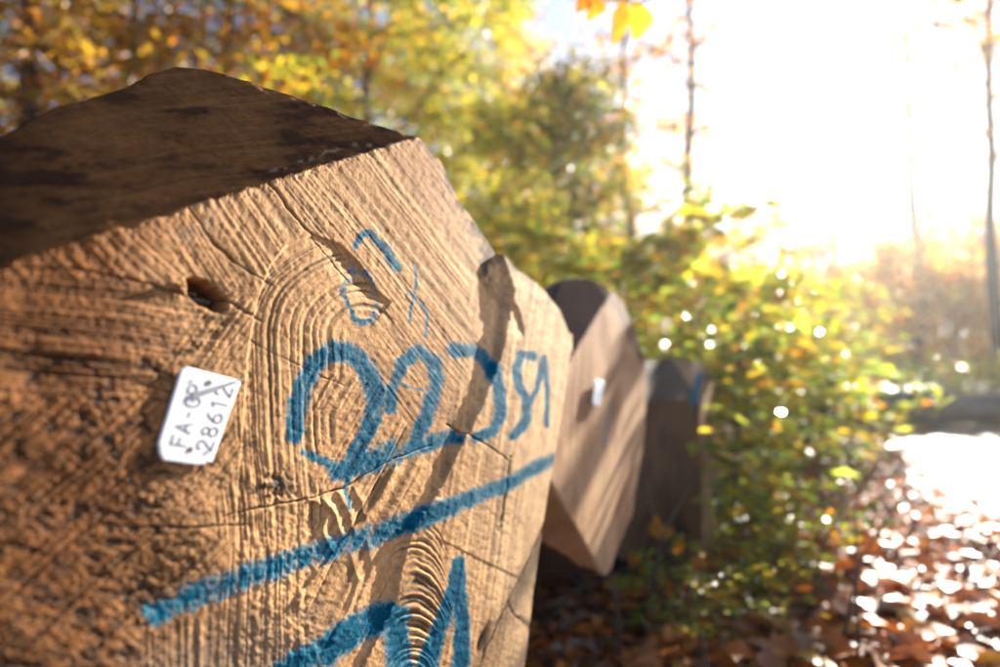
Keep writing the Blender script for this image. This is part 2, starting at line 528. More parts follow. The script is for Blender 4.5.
def feature1(x, y, u, v, w, fid, facets):
    n = x.shape
    # softened nearest-seed weights
    wx, wy = x + 9 * fbm(x / 30, y / 30, 40, 3), y + 9 * fbm(x / 30, y / 30, 45, 3)
    dmin = np.full(n, 1e9)
    per = {}
    for nm, sx, sy in SEEDS:
        d = np.hypot(wx - sx, wy - sy)
        per[nm] = np.minimum(per[nm], d) if nm in per else d
        dmin = np.minimum(dmin, d)
    ws = {k: np.exp(-np.clip((d - dmin) / 5.0, 0, 30)) for k, d in per.items()}
    tot = sum(ws.values())
    h = 0
    for i, (k, wt) in enumerate(ws.items()):
        if k == 'ring':
            yy = np.minimum(y - 335, 0)
            xc = 362 + 0.02 * yy
            dx = x - xc
            t = np.hypot(dx * np.where(dx > 0, 1.05, 1.0), yy * 1.12) + 3.0 * fbm(x / 60, y / 60, 61, 3) + (y - 335).clip(0) * 0.05
            p = 0.00027 * (0.8 * noise1(t / 3.1, 62) + 0.7 * noise1(t / 1.7, 68) + 0.25 * np.sin(t * 2 * math.pi / 5.6 + 2 * fbm(x / 40, y / 40, 63, 2)) + 0.25 * noise1(t / 11, 64)) * (0.6 + 0.8 * vnoise(x / 40, y / 60, 65)) * sstep(4, 24, t)
        elif k == 'tongue':
            t = y - ((x - 410) / 17) ** 2 * 9 + 3 * fbm(x / 15, y / 15, 66, 2)
            p = 0.0005 * (0.5 * np.sin(t * 2 * math.pi / 7.2 + 3 * fbm(x / 30, y / 30, 69, 2)) + 0.9 * noise1(t / 3.1, 67)) * (0.4 + 1.2 * vnoise(x / 12, y / 20, 70))
        else:
            a_, pe, am = PAT[k]
            p = 0.52 * am * line_pat(x, y, a_, pe, 100 + i * 13)
        h = h + wt / tot * p
    hs_ = h
    # recess under the arch of the old knot
    arch = [(236, 520), (243, 420), (248, 350), (257, 300), (270, 265), (288, 243), (315, 234), (340, 243), (360, 263), (377, 290), (392, 302)]
    d, par, side = polydist(x, y, arch)
    inside = side > 0
    dep = 0.0026 * np.exp(-((par - 0.8) / 0.13) ** 2) + 0.0009
    h = h - np.where(inside, dep * np.exp(-(d / 20) ** 2) * sstep(0, 2.0, d), 0) * (par < 0.995)
    # torn hinge wood: everything right of this line stands proud and throws its shade to the left
    step = [(492, 236), (497, 262), (503, 292), (497, 330), (486, 372), (470, 410), (452, 446), (430, 490), (405, 525), (396, 560), (388, 600), (368, 640), (345, 690)]
    d, par, side = polydist(x, y, step)
    right = side < 0
    hs = np.interp(par, [0, 0.08, 0.16, 0.3, 0.45, 0.6, 0.72, 0.85, 1], [0.002, 0.0075, 0.0105, 0.0075, 0.0062, 0.0055, 0.0042, 0.0035, 0.003])
    jag = d + 2.0 * fbm(x / 6, y / 10, 81, 3)
    prof = np.where(right, sstep(-0.5, 4.0, jag), 0)
    h = h + hs * prof * np.exp(-np.clip(d - 25, 0, None) / 120)
    # little flap right of it
    flap = [(494, 296), (503, 298), (512, 310), (517, 328), (519, 338)]
    d, par, side = polydist(x, y, flap)
    h = h - np.where((side > 0) & (par > 0) & (par < 1), 0.0042 * np.exp(-d / 9) * sstep(0, 1.5, d) * np.sin(np.pi * np.clip(par, 0.02, 0.98)), 0)
    # curved torn ridges in the lower middle
    for pts, am in [([(310, 500), (330, 508), (322, 530), (330, 548)], 0.0012), ([(325, 503), (335, 515), (340, 532)], 0.0016), ([(340, 497), (349, 512), (352, 528)], 0.0014), ([(356, 492), (362, 503), (364, 515)], 0.001),
                    ([(352, 560), (358, 580), (348, 610), (330, 640)], 0.001), ([(368, 545), (372, 570), (356, 606)], 0.0009), ([(430, 500), (410, 520), (398, 530)], 0.0016), ([(392, 470), (378, 500), (352, 532), (320, 570), (296, 600)], 0.0016)]:
        d, par, side = polydist(x, y, pts)
        h = h + am * np.exp(-(d / np.where(side < 0, 5.0, 1.5)) ** 2)
    # rough, rotten zone low on the left
    rough = sstep(250, 150, x + 0.22 * (y - 480) + 26 * fbm(x / 50, y / 50, 51, 3)) * sstep(275, 430, y + 0.25 * x)
    lump = fbm(x / 11, y / 6, 52, 4, 0.65)
    pit = np.clip(fbm(x / 16, y / 8, 56, 4, 0.6) - 0.16, 0, 1)
    fq = sstep(350, 430, y)
    fib = line_pat(x, y, 5, 4.5, 425, 8) * (1 - fq) + line_pat(x, y, -40, 4.5, 420, 8) * fq
    h = h + rough * (0.0003 * lump - 0.0018 * pit + 0.0005 * fib)
    patch = np.exp(-(((x - 272) / 32) ** 2 + ((y - 488) / 16) ** 2))
    h = h + patch * (0.0012 * fbm(x / 7, y / 7, 58, 3) - 0.0028 * np.clip(fbm(x / 12, y / 9, 59, 3), 0, 1))
    sand = sstep(480, 560, y) * sstep(210, 260, x) * sstep(350, 300, x)
    h = h + 0.0004 * sand * fbm(x / 4, y / 4, 57, 2)
    # waviness of the whole cut
    h = h + 0.0022 * fbm(x / 110, y / 110, 30, 2) + 0.00035 * fbm(x / 5, y / 5, 33, 3)
    # broken knob by the hole
    knob = np.exp(-(((x - 176) / 11) ** 2 + ((y - 288) / 8) ** 2))
    h = h + knob * (0.003 + 0.003 * fbm(x / 5, y / 5, 37, 2))
    # pitted hole with resin
    ca, sa = math.cos(R(33)), math.sin(R(33))
    hx, hy = (x - 208) * ca + (y - 295) * sa, -(x - 208) * sa + (y - 295) * ca
    rr = np.hypot(hx / 25, hy / 12.5) + 0.16 * fbm(x / 9, y / 9, 38, 3)
    hole = sstep(1.05, 0.75, rr)
    h = h - 0.016 * hole + hole * 0.003 * fbm(x / 6, y / 6, 39, 3)
    gro = h.copy() if False else None
    tm = sstep(-6, 4, np.minimum(np.minimum(x - (x * 0 + 152 + (460 - y) * 0.29), (208 + (460 - y) * 0.36) - x), np.minimum(y - 364 - (x - 180) * 0.2, 468 - y)))
    h = h * (1 - tm) - 0.0003 * tm
    ck = np.zeros(n)
    for pts, wd, dp in CRACKS:
        d, par, side = polydist(x + 1.6 * fbm(x / 9, y / 9, 90, 2), y + 1.6 * fbm(x / 9, y / 9, 92, 2), pts)
        wd, dp = wd * 0.62, dp * 0.5
        g = np.exp(-(d / wd) ** 2) * (0.5 + 0.7 * vnoise(par * 14, par * 0, 94))
        h = h - dp * g
        ck = np.maximum(ck, g)
    spot = np.exp(-(((x - 481 + (y - 640) * 0.3) / 3.2) ** 2 + ((y - 640) / 13) ** 2))
    h = h - 0.006 * spot
    ck = np.maximum(ck, spot)
    # chamfer: smoother, with long faint marks
    CHm = fid.astype(float)
    hc = 0.0007 * fbm(x / 9, y / 5, 45, 4, 0.6) + 0.0016 * fbm(x / 60, y / 22, 35, 3) + 0.0006 * line_pat(x, y, -6, 5.0, 300, 7)
    hc = hc - 0.003 * np.exp(-(polydist(x, y, [(178, 140), (230, 160), (266, 176)])[0] / 1.6) ** 2)
    lip = sstep(0.45, 0.7, vnoise(x / 5, y / 5, 136)) * np.exp(-(polydist(x + 3 * fbm(x / 12, y / 12, 137, 3), y + 3 * fbm(x / 12, y / 12, 138, 3), [(268, 172), (300, 162), (330, 152), (352, 144), (372, 146)])[0] / 2.2) ** 2) * (0.4 + 0.6 * vnoise(x / 7, y / 7, 36))
    hc = hc + 0.0008 * lip
    h = np.where(fid, hc, h)
    edge = np.exp(-np.abs(facets[0].off(u, v)) / 0.003) * 0.001 * fbm(x / 5, y / 5, 88, 3)
    h = h + edge
    # ---------------- colour of the wood, with some shading painted in
    A = np.array((0.52, 0.30, 0.135))       # fresh sawn beech / oak
    B = np.array((0.20, 0.085, 0.028))       # ruddier, with the light falloff towards the left painted in
    C = np.array((0.68, 0.47, 0.26))         # pale sapwood on the right
    D = np.array((0.17, 0.135, 0.10))       # dull grey-brown
    tleft = sstep(285, 90, x + 25 * fbm(x / 60, y / 60, 21, 3))[..., None]
    tright = sstep(430, 560, x + 25 * fbm(x / 60, y / 60, 23, 3))[..., None]
    c = A * (1 - tleft) + B * tleft
    c = c * (1 - tright) + C * tright
    gv = np.clip(hs_ / 0.0003, -1.6, 1.6)[..., None]
    c = c * np.clip(np.where(gv < 0, 1 + 0.55 * gv, 1 + 0.16 * gv), 0.22, 1.4)  # dirt and groove shade put into the colour: valleys darker, crests paler
    st = line_pat(x, y, 56, 9, 401, 10)[..., None]
    sp = fbm(x / 2.2, y / 3.5, 402, 2)[..., None]
    c = c * (1 + 0.10 * st + 0.16 * sp)
    gray = (sstep(-0.3, 0.35, fbm(x / 60, y / 45, 25, 3)) * sstep(0, 70, y - 611 + (x - 157) * 0.30) * sstep(470, 330, x))[..., None]  # dull grey-brown patches below the long underline stroke
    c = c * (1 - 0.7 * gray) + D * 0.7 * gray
    gb = (sstep(0.0, 0.5, fbm(x / 26, y / 26, 26, 3)) * sstep(330, 200, y) * sstep(90, 170, x) * sstep(300, 230, x))[..., None]
    c = c * (1 - 0.35 * gb) + D * 1.6 * 0.35 * gb
    lf = sstep(250, 120, x)[..., None]
    c = c * (1 + 0.28 * lf * np.clip(fib, -1.6, 1.6)[..., None])
    mould = (np.clip(pit * 6.0, 0, 1) * rough)[..., None]
    c = c * (1 - 0.86 * mould) + np.array((0.028, 0.02, 0.014)) * 0.86 * mould
    mould2 = (sstep(0.05, 0.5, fbm(x / 13, y / 8, 27, 4)) * rough * 0.6)[..., None]
    c = c * (1 - mould2) + np.array((0.09, 0.055, 0.03)) * mould2
    streak = (sstep(0.1, 0.6, fbm(x / 34, y / 6, 28, 3)) * sstep(190, 90, x) * sstep(280, 300, y) * 0.55)[..., None]
    c = c * (1 - streak) + np.array((0.16, 0.07, 0.03)) * streak
    sk = sstep(-0.02, 0.35, fbm(x / 3.2, y / 2.6, 431, 3)) * sstep(400, 470, y + 0.15 * x) * (0.25 + 0.75 * sstep(0.0, 0.5, fbm(x / 40, y / 40, 434, 3))) * sstep(400, 240, x)
    sk = (0.8 * sk)[..., None]
    c = c * (1 - sk) + np.array((0.035, 0.024, 0.017)) * sk
    m3 = (0.55 * sstep(0.0, 0.45, fbm(x / 9, y / 5.5, 436, 4, 0.6)) * np.clip(rough * 1.2, 0, 1))[..., None]
    c = c * (1 - m3) + np.array((0.045, 0.026, 0.015)) * m3
    fs = sstep(0.05, 0.8, line_pat(x, y, 97, 5, 440, 5)) * sstep(415, 450, x - 0.1 * (y - 400)) * sstep(560, 495, x + 0.12 * (y - 420)) * sstep(300, 360, y)
    fs = (0.62 * fs)[..., None]
    c = c * (1 - fs) + np.array((0.17, 0.105, 0.06)) * fs
    fl_ = (0.5 * sstep(0.1, 0.9, line_pat(x, y, -62, 4.5, 445, 5)) * sstep(500, 540, y) * sstep(290, 330, x) * sstep(450, 410, x))[..., None]
    c = c * (1 - fl_) + np.array((0.14, 0.09, 0.055)) * fl_
    fn = (0.42 * sstep(0.1, 0.9, line_pat(x, y, 54, 3.6, 447, 4)) * sstep(345, 290, y) * sstep(150, 230, x))[..., None]
    c = c * (1 - fn) + np.array((0.24, 0.125, 0.05)) * fn
    pm = (np.clip(patch * 1.3, 0, 1) * sstep(-0.15, 0.25, fbm(x / 8, y / 6, 29, 4)) * 0.9)[..., None]
    c = c * (1 - pm) + np.array((0.05, 0.04, 0.03)) * pm
    hm = (hole * 0.92)[..., None]
    c = c * (1 - hm) + np.array((0.075, 0.038, 0.018)) * hm
    ckm = np.clip(ck * 1.1, 0, 0.9)[..., None]
    c = c * (1 - ckm) + np.array((0.05, 0.03, 0.018)) * ckm
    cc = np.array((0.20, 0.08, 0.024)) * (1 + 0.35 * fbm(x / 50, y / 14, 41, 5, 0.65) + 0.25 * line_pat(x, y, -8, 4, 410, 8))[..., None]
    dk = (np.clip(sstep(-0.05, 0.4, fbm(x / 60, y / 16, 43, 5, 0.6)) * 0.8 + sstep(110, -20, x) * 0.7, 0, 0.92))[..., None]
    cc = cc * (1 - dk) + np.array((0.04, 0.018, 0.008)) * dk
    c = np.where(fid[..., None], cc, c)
    lm = (lip * CHm * 0.6)[..., None]
    c = c * (1 - lm) + np.array((0.55, 0.36, 0.2)) * lm
    # bark crumbs along the right rim
    rim = [(418, 134), (440, 160), (462, 202), (490, 243), (545, 290)]
    d, par, side = polydist(x, y, rim)
    rk = np.clip(1.2 * np.exp(-d / (3.5 + 8 * par)) * sstep(-0.35, 0.25, fbm(x / 9, y / 9, 47, 3)), 0, 0.9)[..., None]
    c = c * (1 - rk) + np.array((0.06, 0.05, 0.045)) * rk
    rot = np.clip(1.4 * np.exp(-(((x - 487) / 7) ** 2 + ((y - 262) / 22) ** 2)) * sstep(-0.3, 0.3, fbm(x / 5, y / 8, 48, 3)), 0, 0.9)[..., None]
    c = c * (1 - rot) + np.array((0.06, 0.045, 0.035)) * rot
    # ---------------- sprayed marks
    P = np.zeros(n)
    jx, jy = x + 2.0 * fbm(x / 10, y / 10, 95, 3), y + 2.0 * fbm(x / 10, y / 10, 97, 3)
    for pts, (w0, w1), k, soft in PAINT:
        d, par, side = polydist(jx, jy, pts)
        wd = (w0 + (w1 - w0) * par) * 0.56 + 0.3
        P = np.maximum(P, min(1.0, k + 0.08) * sstep(1.55 + soft * 0.6, 0.55 - soft * 0.5, d / wd + 0.16 * fbm(x / 3, y / 3, 99, 2)))
    grain = np.clip(h - (0.0022 * fbm(x / 110, y / 110, 30, 2)), -0.001, 0.001) / 0.001
    P = np.clip(P * (0.90 + 0.36 * np.where(x < 470, grain, 0.3 * grain) + 0.14 * fbm(x / 14, y / 9, 98, 3)), 0, 1)
    P = np.clip(P * (0.86 + np.where(x < 470, 0.22, 0.08) * gv[..., 0] + 0.20 * line_pat(x, y, 76, 4.5, 430, 6) * (x < 470) + 0.22 * fbm(x / 9, y / 6, 432, 4, 0.65)), 0, 1)
    P = P * (1 - 0.75 * rough * sstep(0.0, 0.35, lump))
    P = np.where(fid, 0, P)
    return h, np.clip(c, 0.005, 0.85), P

def uv(fr, pts, fc=None):
    r = []
    for p in pts:
        q = fr.hit(*p) if fc is None else fr.hit(p[0], p[1], fc.normal, fc.origin)
        r.append((q[0], q[1]))
    return r
top1 = uv(FR1, [(-5, 140), (25, 124), (60, 108), (95, 98), (130, 85), (150, 73), (175, 68), (205, 69), (232, 77), (260, 85), (300, 99), (350, 116), (405, 134)], CH1)
print('chamfer outline uv', [(round(a, 3), round(b, 3)) for a, b in top1])
top1 += uv(FR1, [(421, 139), (440, 162), (460, 202), (488, 241)])
def uvh(p, h):
    q = FR1.hit(p[0], p[1], FR1.N, FR1.O + FR1.N * h)
    return (q[0], q[1])
top1 += [uvh((493, 245), 0.004), uvh((500, 251), 0.007), uvh((520, 270), 0.011), uvh((545, 291), 0.0095), uvh((560, 311), 0.008), uvh((569, 333), 0.007)]
top1 = [(-0.37, top1[0][1] - 0.22), (-0.34, top1[0][1] - 0.08)] + top1
bot1 = [uvh((570, 352), 0.006), uvh((566, 385), 0.005), uvh((550, 480), 0.0035)] + uv(FR1, [(530, 610), (522, 667)])
ue, ve = bot1[-1]
print('right bottom', bot1, 'top right', top1[-1])
bot1 += [(ue - 0.03, ve - 0.07), (ue - 0.1, -0.53), (0.18, -0.60), (0.0, -0.615), (-0.15, -0.60), (-0.28, -0.5), (-0.35, -0.35), (-0.37, top1[0][1] - 0.03)]
uR = max(top1[-1][0], bot1[0][0])
xs = np.linspace(-8, 569, 690)
c0 = FR1.hit(xs, np.full(len(xs), 350.0))[:, 0]
cols1 = np.unique(np.concatenate([np.linspace(-0.37, c0[0], 30), c0, np.linspace(c0[-1], uR, 4)]))
vsx = np.linspace(-8, 569, 40)
vs = FR1.hit(vsx, np.full(40, 676.0))
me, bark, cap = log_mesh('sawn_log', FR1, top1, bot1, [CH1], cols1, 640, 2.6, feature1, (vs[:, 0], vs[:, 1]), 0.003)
base1 = FR1.at(0.1, -0.6)
log1 = empty('felled_log', (0, 0, 0), 'large sawn log end in the foreground with blue spray numbers and a white number tag', 'log', 'felled logs stacked in a row')
link('sawn_end', me, log1); link('bark', bark, log1); link('far_end', cap, log1)

m = MB()
rs = np.random.RandomState(3)
for px_, py_, rx_, ry_ in [(206, 292, .004, .003), (213, 299, .0055, .0035), (220, 301, .0035, .003), (201, 298, .003, .002), (209, 303, .006, .002)]:
    q = FR1.hit(px_, py_)
    c_ = np.array(FR1.at(q[0], q[1], -0.0125))
    rows = []
    for a in np.linspace(0.05, math.pi * 0.6, 5):
        rows.append([c_ + FR1.U * math.cos(t) * rx_ * math.sin(a) * (1 + 0.25 * math.sin(3 * t + px_)) + FR1.V * math.sin(t) * ry_ * math.sin(a) + FR1.N * math.cos(a) * 0.004 for t in np.linspace(0, 2 * math.pi, 10, endpoint=False)])
    m.quadgrid(rows)
link('resin', m.mesh('resin', M_RESIN), log1)

# ---------------------------------------------------------------- number tag
GL = {'F': [[(0, 0), (0, 1)], [(0, 1), (.62, 1)], [(0, .52), (.5, .52)]],
      'A': [[(0, 0), (.33, 1), (.66, 0)], [(.12, .36), (.54, .36)]],
      '-': [[(.15, .45), (.5, .45)]],
      'G': [[(.62, .82), (.5, .97), (.3, 1), (.1, .88), (0, .6), (0, .35), (.1, .1), (.32, 0), (.52, .04), (.63, .18), (.63, .45), (.38, .45)]],
      'P': [[(0, 0), (0, 1), (.36, 1), (.56, .92), (.62, .75), (.56, .57), (.36, .48), (0, .48)]],
      '2': [[(.02, .76), (.1, .94), (.3, 1), (.5, .94), (.58, .76), (.5, .56), (.0, 0), (.62, 0)]],
      '8': [[(.3, .54), (.1, .63), (.05, .78), (.12, .94), (.3, 1), (.48, .94), (.55, .78), (.5, .63), (.3, .54), (.08, .43), (0, .25), (.08, .06), (.3, 0), (.52, .06), (.6, .25), (.52, .43), (.3, .54)]],
      '6': [[(.5, 1), (.25, .8), (.06, .5), (0, .28), (.08, .07), (.3, 0), (.52, .07), (.6, .28), (.52, .48), (.3, .56), (.1, .48)]],
      '1': [[(.1, .78), (.36, 1), (.36, 0)]]}
def make_tag(fr, corners, lift, thick, text, label, holes):
    q = [fr.hit(*c)[:2] for c in corners]          # D (origin), C (+x), B (+x+y), A (+y)
    def uvw(a, b): return q[0] * (1 - a) * (1 - b) + q[1] * a * (1 - b) + q[2] * a * b + q[3] * (1 - a) * b
    def P(a, b, w):
        c = uvw(a, b)
        return fr.at(c[0], c[1], w)
    root = empty('number_tag', P(0.5, 0.5, lift), label, 'tag')
    off = np.array(root.location)
    m = MB()
    out = [(0.05, 0), (0.96, 0.0), (1.0, 0.06), (1.0, 0.93), (0.96, 1), (0.16, 1), (0.10, 0.955), (0.06, 0.93), (0.0, 0.84), (0.0, 0.25), (0.015, 0.13), (0.04, 0.10)]
    ins = [(0.5 + (a - 0.5) * 0.975, 0.5 + (b - 0.5) * 0.965) for a, b in out]
    lo = [P(a, b, lift) - off for a, b in out]
    mid = [P(a, b, lift + thick * 0.7) - off for a, b in out]
    hi = [P(a, b, lift + thick) - off for a, b in ins]
    m.quadgrid([lo, mid, hi])
    n = len(out)
    m.f.append(tuple(range(2 * n, 3 * n))); m.f.append(tuple(range(n - 1, -1, -1)))
    o = link('plate', m.mesh('tag_plate', M_TAG, False), root)
    ax = (q[1] - q[0]); lx = np.linalg.norm(ax)
    ly = np.linalg.norm(q[3] - q[0])
    W = lift + thick
    for a, b, r, mt, nm in holes:
        h = MB()
        pts = [(a + r / lx * math.cos(t), b + r / ly * math.sin(t)) for t in np.linspace(0, 2 * math.pi, 14, endpoint=False)]
        h.prism([P(*p, W + 0.00002) - off for p in pts], [P(*p, W + 0.00022) - off for p in pts])
        link(nm, h.mesh(nm, mt, False), root)
    for word, x0, x1, y0, hh in text:
        cw = (x1 - x0) / len(word)
        for i, ch in enumerate(word):
            h = MB()
            for line in GL[ch]:
                for (a0, b0), (a1, b1) in zip(line[:-1], line[1:]):
                    s, e = np.array((x0 + (i + a0 * 1.08 + 0.1) * cw, y0 + b0 * hh)), np.array((x0 + (i + a1 * 1.08 + 0.1) * cw, y0 + b1 * hh))
                    d = (e - s) * (lx, ly); d = d / np.linalg.norm(d)
                    nn = np.array((-d[1] / lx, d[0] / ly)) * 0.00033
                    dd = np.array((d[0] / lx, d[1] / ly)) * 0.0003
                    quad = [s - dd + nn, s - dd - nn, e + dd - nn, e + dd + nn]
                    h.prism([P(*p, W + 0.00002) - off for p in quad], [P(*p, W + 0.00014) - off for p in quad])
            link('lettering', h.mesh('letter', M_INK, False), root)
    return root, P, W, off
tg, TP, TW, toff = make_tag(FR1, [(208, 467), (239, 381), (180, 366), (151, 459)], 0.0009, 0.0014,
    [('28612', 0.15, 0.92, 0.10, 0.27), ('FA-GP', 0.16, 0.86, 0.56, 0.25)],
    'small white plastic tag reading FA-GP 28612 on the large foreground log end',
    [(0.885, 0.53, 0.0017, M_HOLE, 'nail_hole'), (0.145, 0.47, 0.0017, M_HOLE, 'nail_hole'), (0.86, 0.80, 0.001, M_PIN, 'dimple'), (0.14, 0.17, 0.001, M_PIN, 'dimple')])
pm = MB()
a, b, c_ = TP(0.66, 0.72, TW) - toff, TP(1.0, 0.02, TW) - toff, TP(0.74, 0.72, TW) - toff
d_ = TP(1.04, -0.02, TW) - toff
nn = FR1.N * 0.0012
pm.prism([a, b, d_, c_], [a + nn * 0.5, b + nn, d_ + nn, c_ + nn * 0.5])
link('pin', pm.mesh('tag_pin', M_PIN, False), tg)

# ================================================================ LOG 2
FR2 = Frame((600, 400), 1.25, 25.5, 2.5)
CH2 = Facet(FR2, (576, 352), (612, 292), (560, 290), 45)
CH2c = Facet(FR2, (608, 297), (634, 352), (640, 300), 0.5)
CH2b = Facet(FR2, (548, 478), (605, 577), (550, 540), 60)
def feature_plain(seed, pale, dark, facet_cols, marks):
    def fn(x, y, u, v, w, fid, facets):
        s = 400.0
        X, Y = u * s, v * s
        h = 0.0005 * line_pat(X, Y, 70, 5.0, seed, 8) + 0.0022 * fbm(X / 70, Y / 70, seed + 5, 2) + 0.002 * np.clip(fbm(X / 30, Y / 30, seed + 8, 3) - 0.3, 0, 1)
        t = sstep(-0.4, 0.5, fbm(X / 45, Y / 60, seed + 11, 3))[..., None]
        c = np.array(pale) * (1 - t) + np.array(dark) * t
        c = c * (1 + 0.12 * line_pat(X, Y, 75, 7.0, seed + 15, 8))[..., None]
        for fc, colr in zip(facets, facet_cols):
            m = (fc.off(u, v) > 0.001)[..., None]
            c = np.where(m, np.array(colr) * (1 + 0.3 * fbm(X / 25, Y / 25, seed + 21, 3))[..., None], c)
        P = np.zeros(x.shape)
        for pts, wd, k in marks:
            d, par, side = polydist(x, y, pts)
            P = np.maximum(P, k * sstep(1.4, 0.6, d / wd))
        return h, np.clip(c, 0.01, 0.8), P
    return fn
top2 = uv(FR2, [(560, 281), (576, 277), (590, 279), (602, 284), (612, 291)], CH2)
top2 += uv(FR2, [(623, 303), (636, 334), (645, 361)])
top2 = [(-0.37, -0.14), (-0.26, 0.02), (-0.15, 0.14)] + top2
bot2 = uv(FR2, [(646, 385), (645, 430), (632, 515), (606, 577)])
lw = uv(FR2, [(540, 540), (562, 553), (582, 566), (604, 579)], CH2b)
bot2 = bot2 + [p for p in lw if -0.36 < p[0] < bot2[-1][0] - 0.005] + [(-0.37, -0.18)]
uL = -0.34
uR2 = max(max(top2)[0], max(bot2)[0])
me, bark, cap = log_mesh('sawn_log', FR2, top2, bot2, [CH2, CH2c, CH2b], np.linspace(uL - 0.03, uR2, 190), 190, 2.4,
    feature_plain(500, (0.50, 0.32, 0.18), (0.34, 0.19, 0.10), [(0.15, 0.095, 0.062), (0.17, 0.10, 0.06), (0.40, 0.21, 0.10)], [([(611, 400), (607, 425), (604, 448)], 2.0, 0.4), ([(622, 355), (618, 372)], 1.6, 0.35)]), None, 0.006)
log2 = empty('felled_log', (0, 0, 0), 'middle log of the stack, pale cut end with a tiny white tag', 'log', 'felled logs stacked in a row')
link('sawn_end', me, log2); link('bark', bark, log2); link('far_end', cap, log2)
make_tag(FR2, [(596, 406), (601, 381), (592, 380), (588, 405)], 0.006, 0.003, [], 'tiny blurred white tag on the cut end of the middle log', [])

# ================================================================ LOG 3
FR3 = Frame((675, 460), 1.95, 41.0, 3.0)
CH3 = Facet(FR3, (640, 402), (700, 399), (670, 362), 35)
CH3b = Facet(FR3, (699, 395), (703, 545), (714, 460), 15)
top3 = uv(FR3, [(600, 366), (640, 362), (655, 361), (690, 360), (699, 361)], CH3)
print('log3 top', top3)
top3 += [(p[0], p[1]) for p in uv(FR3, [(712, 378), (715, 405)], CH3b) if p[0] > top3[-1][0]]
bot3 = uv(FR3, [(716, 470), (714, 540), (706, 556)], CH3b) + uv(FR3, [(696, 567), (660, 570), (625, 560), (600, 540)])
print('log3 bot', bot3)
uL3 = min(p[0] for p in top3 + bot3)
top3 = [(uL3 - 0.08, min(top3)[1] - 0.12)] + top3
bot3 = bot3 + [(uL3 - 0.08, top3[0][1] - 0.22)]
uR3 = max(max(top3)[0], max(bot3)[0])
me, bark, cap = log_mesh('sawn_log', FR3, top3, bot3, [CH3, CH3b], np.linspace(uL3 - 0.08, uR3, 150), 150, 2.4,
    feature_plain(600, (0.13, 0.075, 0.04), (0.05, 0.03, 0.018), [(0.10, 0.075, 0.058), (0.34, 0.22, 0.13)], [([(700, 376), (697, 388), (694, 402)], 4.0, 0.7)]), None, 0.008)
log3 = empty('felled_log', (0, 0, 0), 'farthest and smallest log of the stack with its cut end in dark shade', 'log', 'felled logs stacked in a row')
link('sawn_end', me, log3); link('bark', bark, log3); link('far_end', cap, log3)

# ================================================================ GROUND
def road_left(y):                       # left border of the forest road
    return np.interp(y, [-6, 0, 2.0, 2.9, 4.0, 6.9, 9.5, 30], [0.9, 1.25, 1.70, 2.0, 2.6, 4.3, 5.9, 18.5])
def gz(x, y):
    x, y = np.asarray(x, float), np.asarray(y, float)
    r = np.hypot(x, y)
    z = 0.10 * fbm(x / 5 + 40, y / 5 + 40, 11, 3) * sstep(2.5, 9, r) + 0.03 * fbm(x / 0.7 + 60, y / 0.7 + 60, 12, 3) * sstep(0.8, 2.0, r)
    rd = sstep(-0.25, 0.25, x - road_left(y)) * sstep(3.6, 3.0, x - road_left(y))
    z = z * (1 - 0.8 * rd) - 0.03 * rd
    return z + 1.2 * sstep(15, 90, r) * (0.5 + 0.5 * fbm(x / 30 + 9, y / 30 + 9, 13, 2))
def mat_soil():
    m, nt, out = new_mat('forest_soil')
    L = nt.links.new
    p = nd(nt, 'ShaderNodeBsdfPrincipled', Roughness=0.8)
    tc = nd(nt, 'ShaderNodeTexCoord')
    n1 = nd(nt, 'ShaderNodeTexNoise', Scale=9.0, Detail=8.0, Roughness=0.7)
    n2 = nd(nt, 'ShaderNodeTexVoronoi', Scale=26.0)
    L(tc.outputs['Object'], n1.inputs['Vector']); L(tc.outputs['Object'], n2.inputs['Vector'])
    r = ramp(nt, n1.outputs['Fac'], [(0.3, (0.05, 0.03, 0.018)), (0.52, (0.15, 0.075, 0.035)), (0.72, (0.28, 0.13, 0.055))])
    c = mix(nt, 0.35, r.outputs[0], mix(nt, 1.0, r.outputs[0], n2.outputs['Color'], 'MULTIPLY'))
    L(c, p.inputs['Base Color'])
    b = nd(nt, 'ShaderNodeBump', Strength=1.0, Distance=0.03)
    L(n1.outputs['Fac'], b.inputs['Height']); L(b.outputs[0], p.inputs['Normal'])
    L(p.outputs[0], out.inputs[0])
    return m
def mat_road():
    m, nt, out = new_mat('wet_gravel')
    L = nt.links.new
    p = nd(nt, 'ShaderNodeBsdfPrincipled', Roughness=0.35)
    tc = nd(nt, 'ShaderNodeTexCoord')
    n1 = nd(nt, 'ShaderNodeTexNoise', Scale=3.0, Detail=8.0, Roughness=0.65)
    n2 = nd(nt, 'ShaderNodeTexNoise', Scale=55.0, Detail=5.0, Roughness=0.7)
    L(tc.outputs['Object'], n1.inputs['Vector']); L(tc.outputs['Object'], n2.inputs['Vector'])
    r = ramp(nt, n1.outputs['Fac'], [(0.3, (0.16, 0.13, 0.10)), (0.7, (0.34, 0.30, 0.25))])
    L(r.outputs[0], p.inputs['Base Color'])
    rr = ramp(nt, n1.outputs['Fac'], [(0.35, (0.34, 0.34, 0.34)), (0.65, (0.75, 0.75, 0.75))])
    L(rr.outputs[0], p.inputs['Roughness'])
    b = nd(nt, 'ShaderNodeBump', Strength=0.5, Distance=0.012)
    L(n2.outputs['Fac'], b.inputs['Height']); L(b.outputs[0], p.inputs['Normal'])
    L(p.outputs[0], out.inputs[0])
    return m
rad = np.concatenate([[0.02], np.geomspace(0.15, 170, 150)])
ang = np.linspace(0, 2 * math.pi, 220, endpoint=False)
GX, GY = rad[:, None] * np.sin(ang)[None], rad[:, None] * np.cos(ang)[None]
GZ = gz(GX, GY)
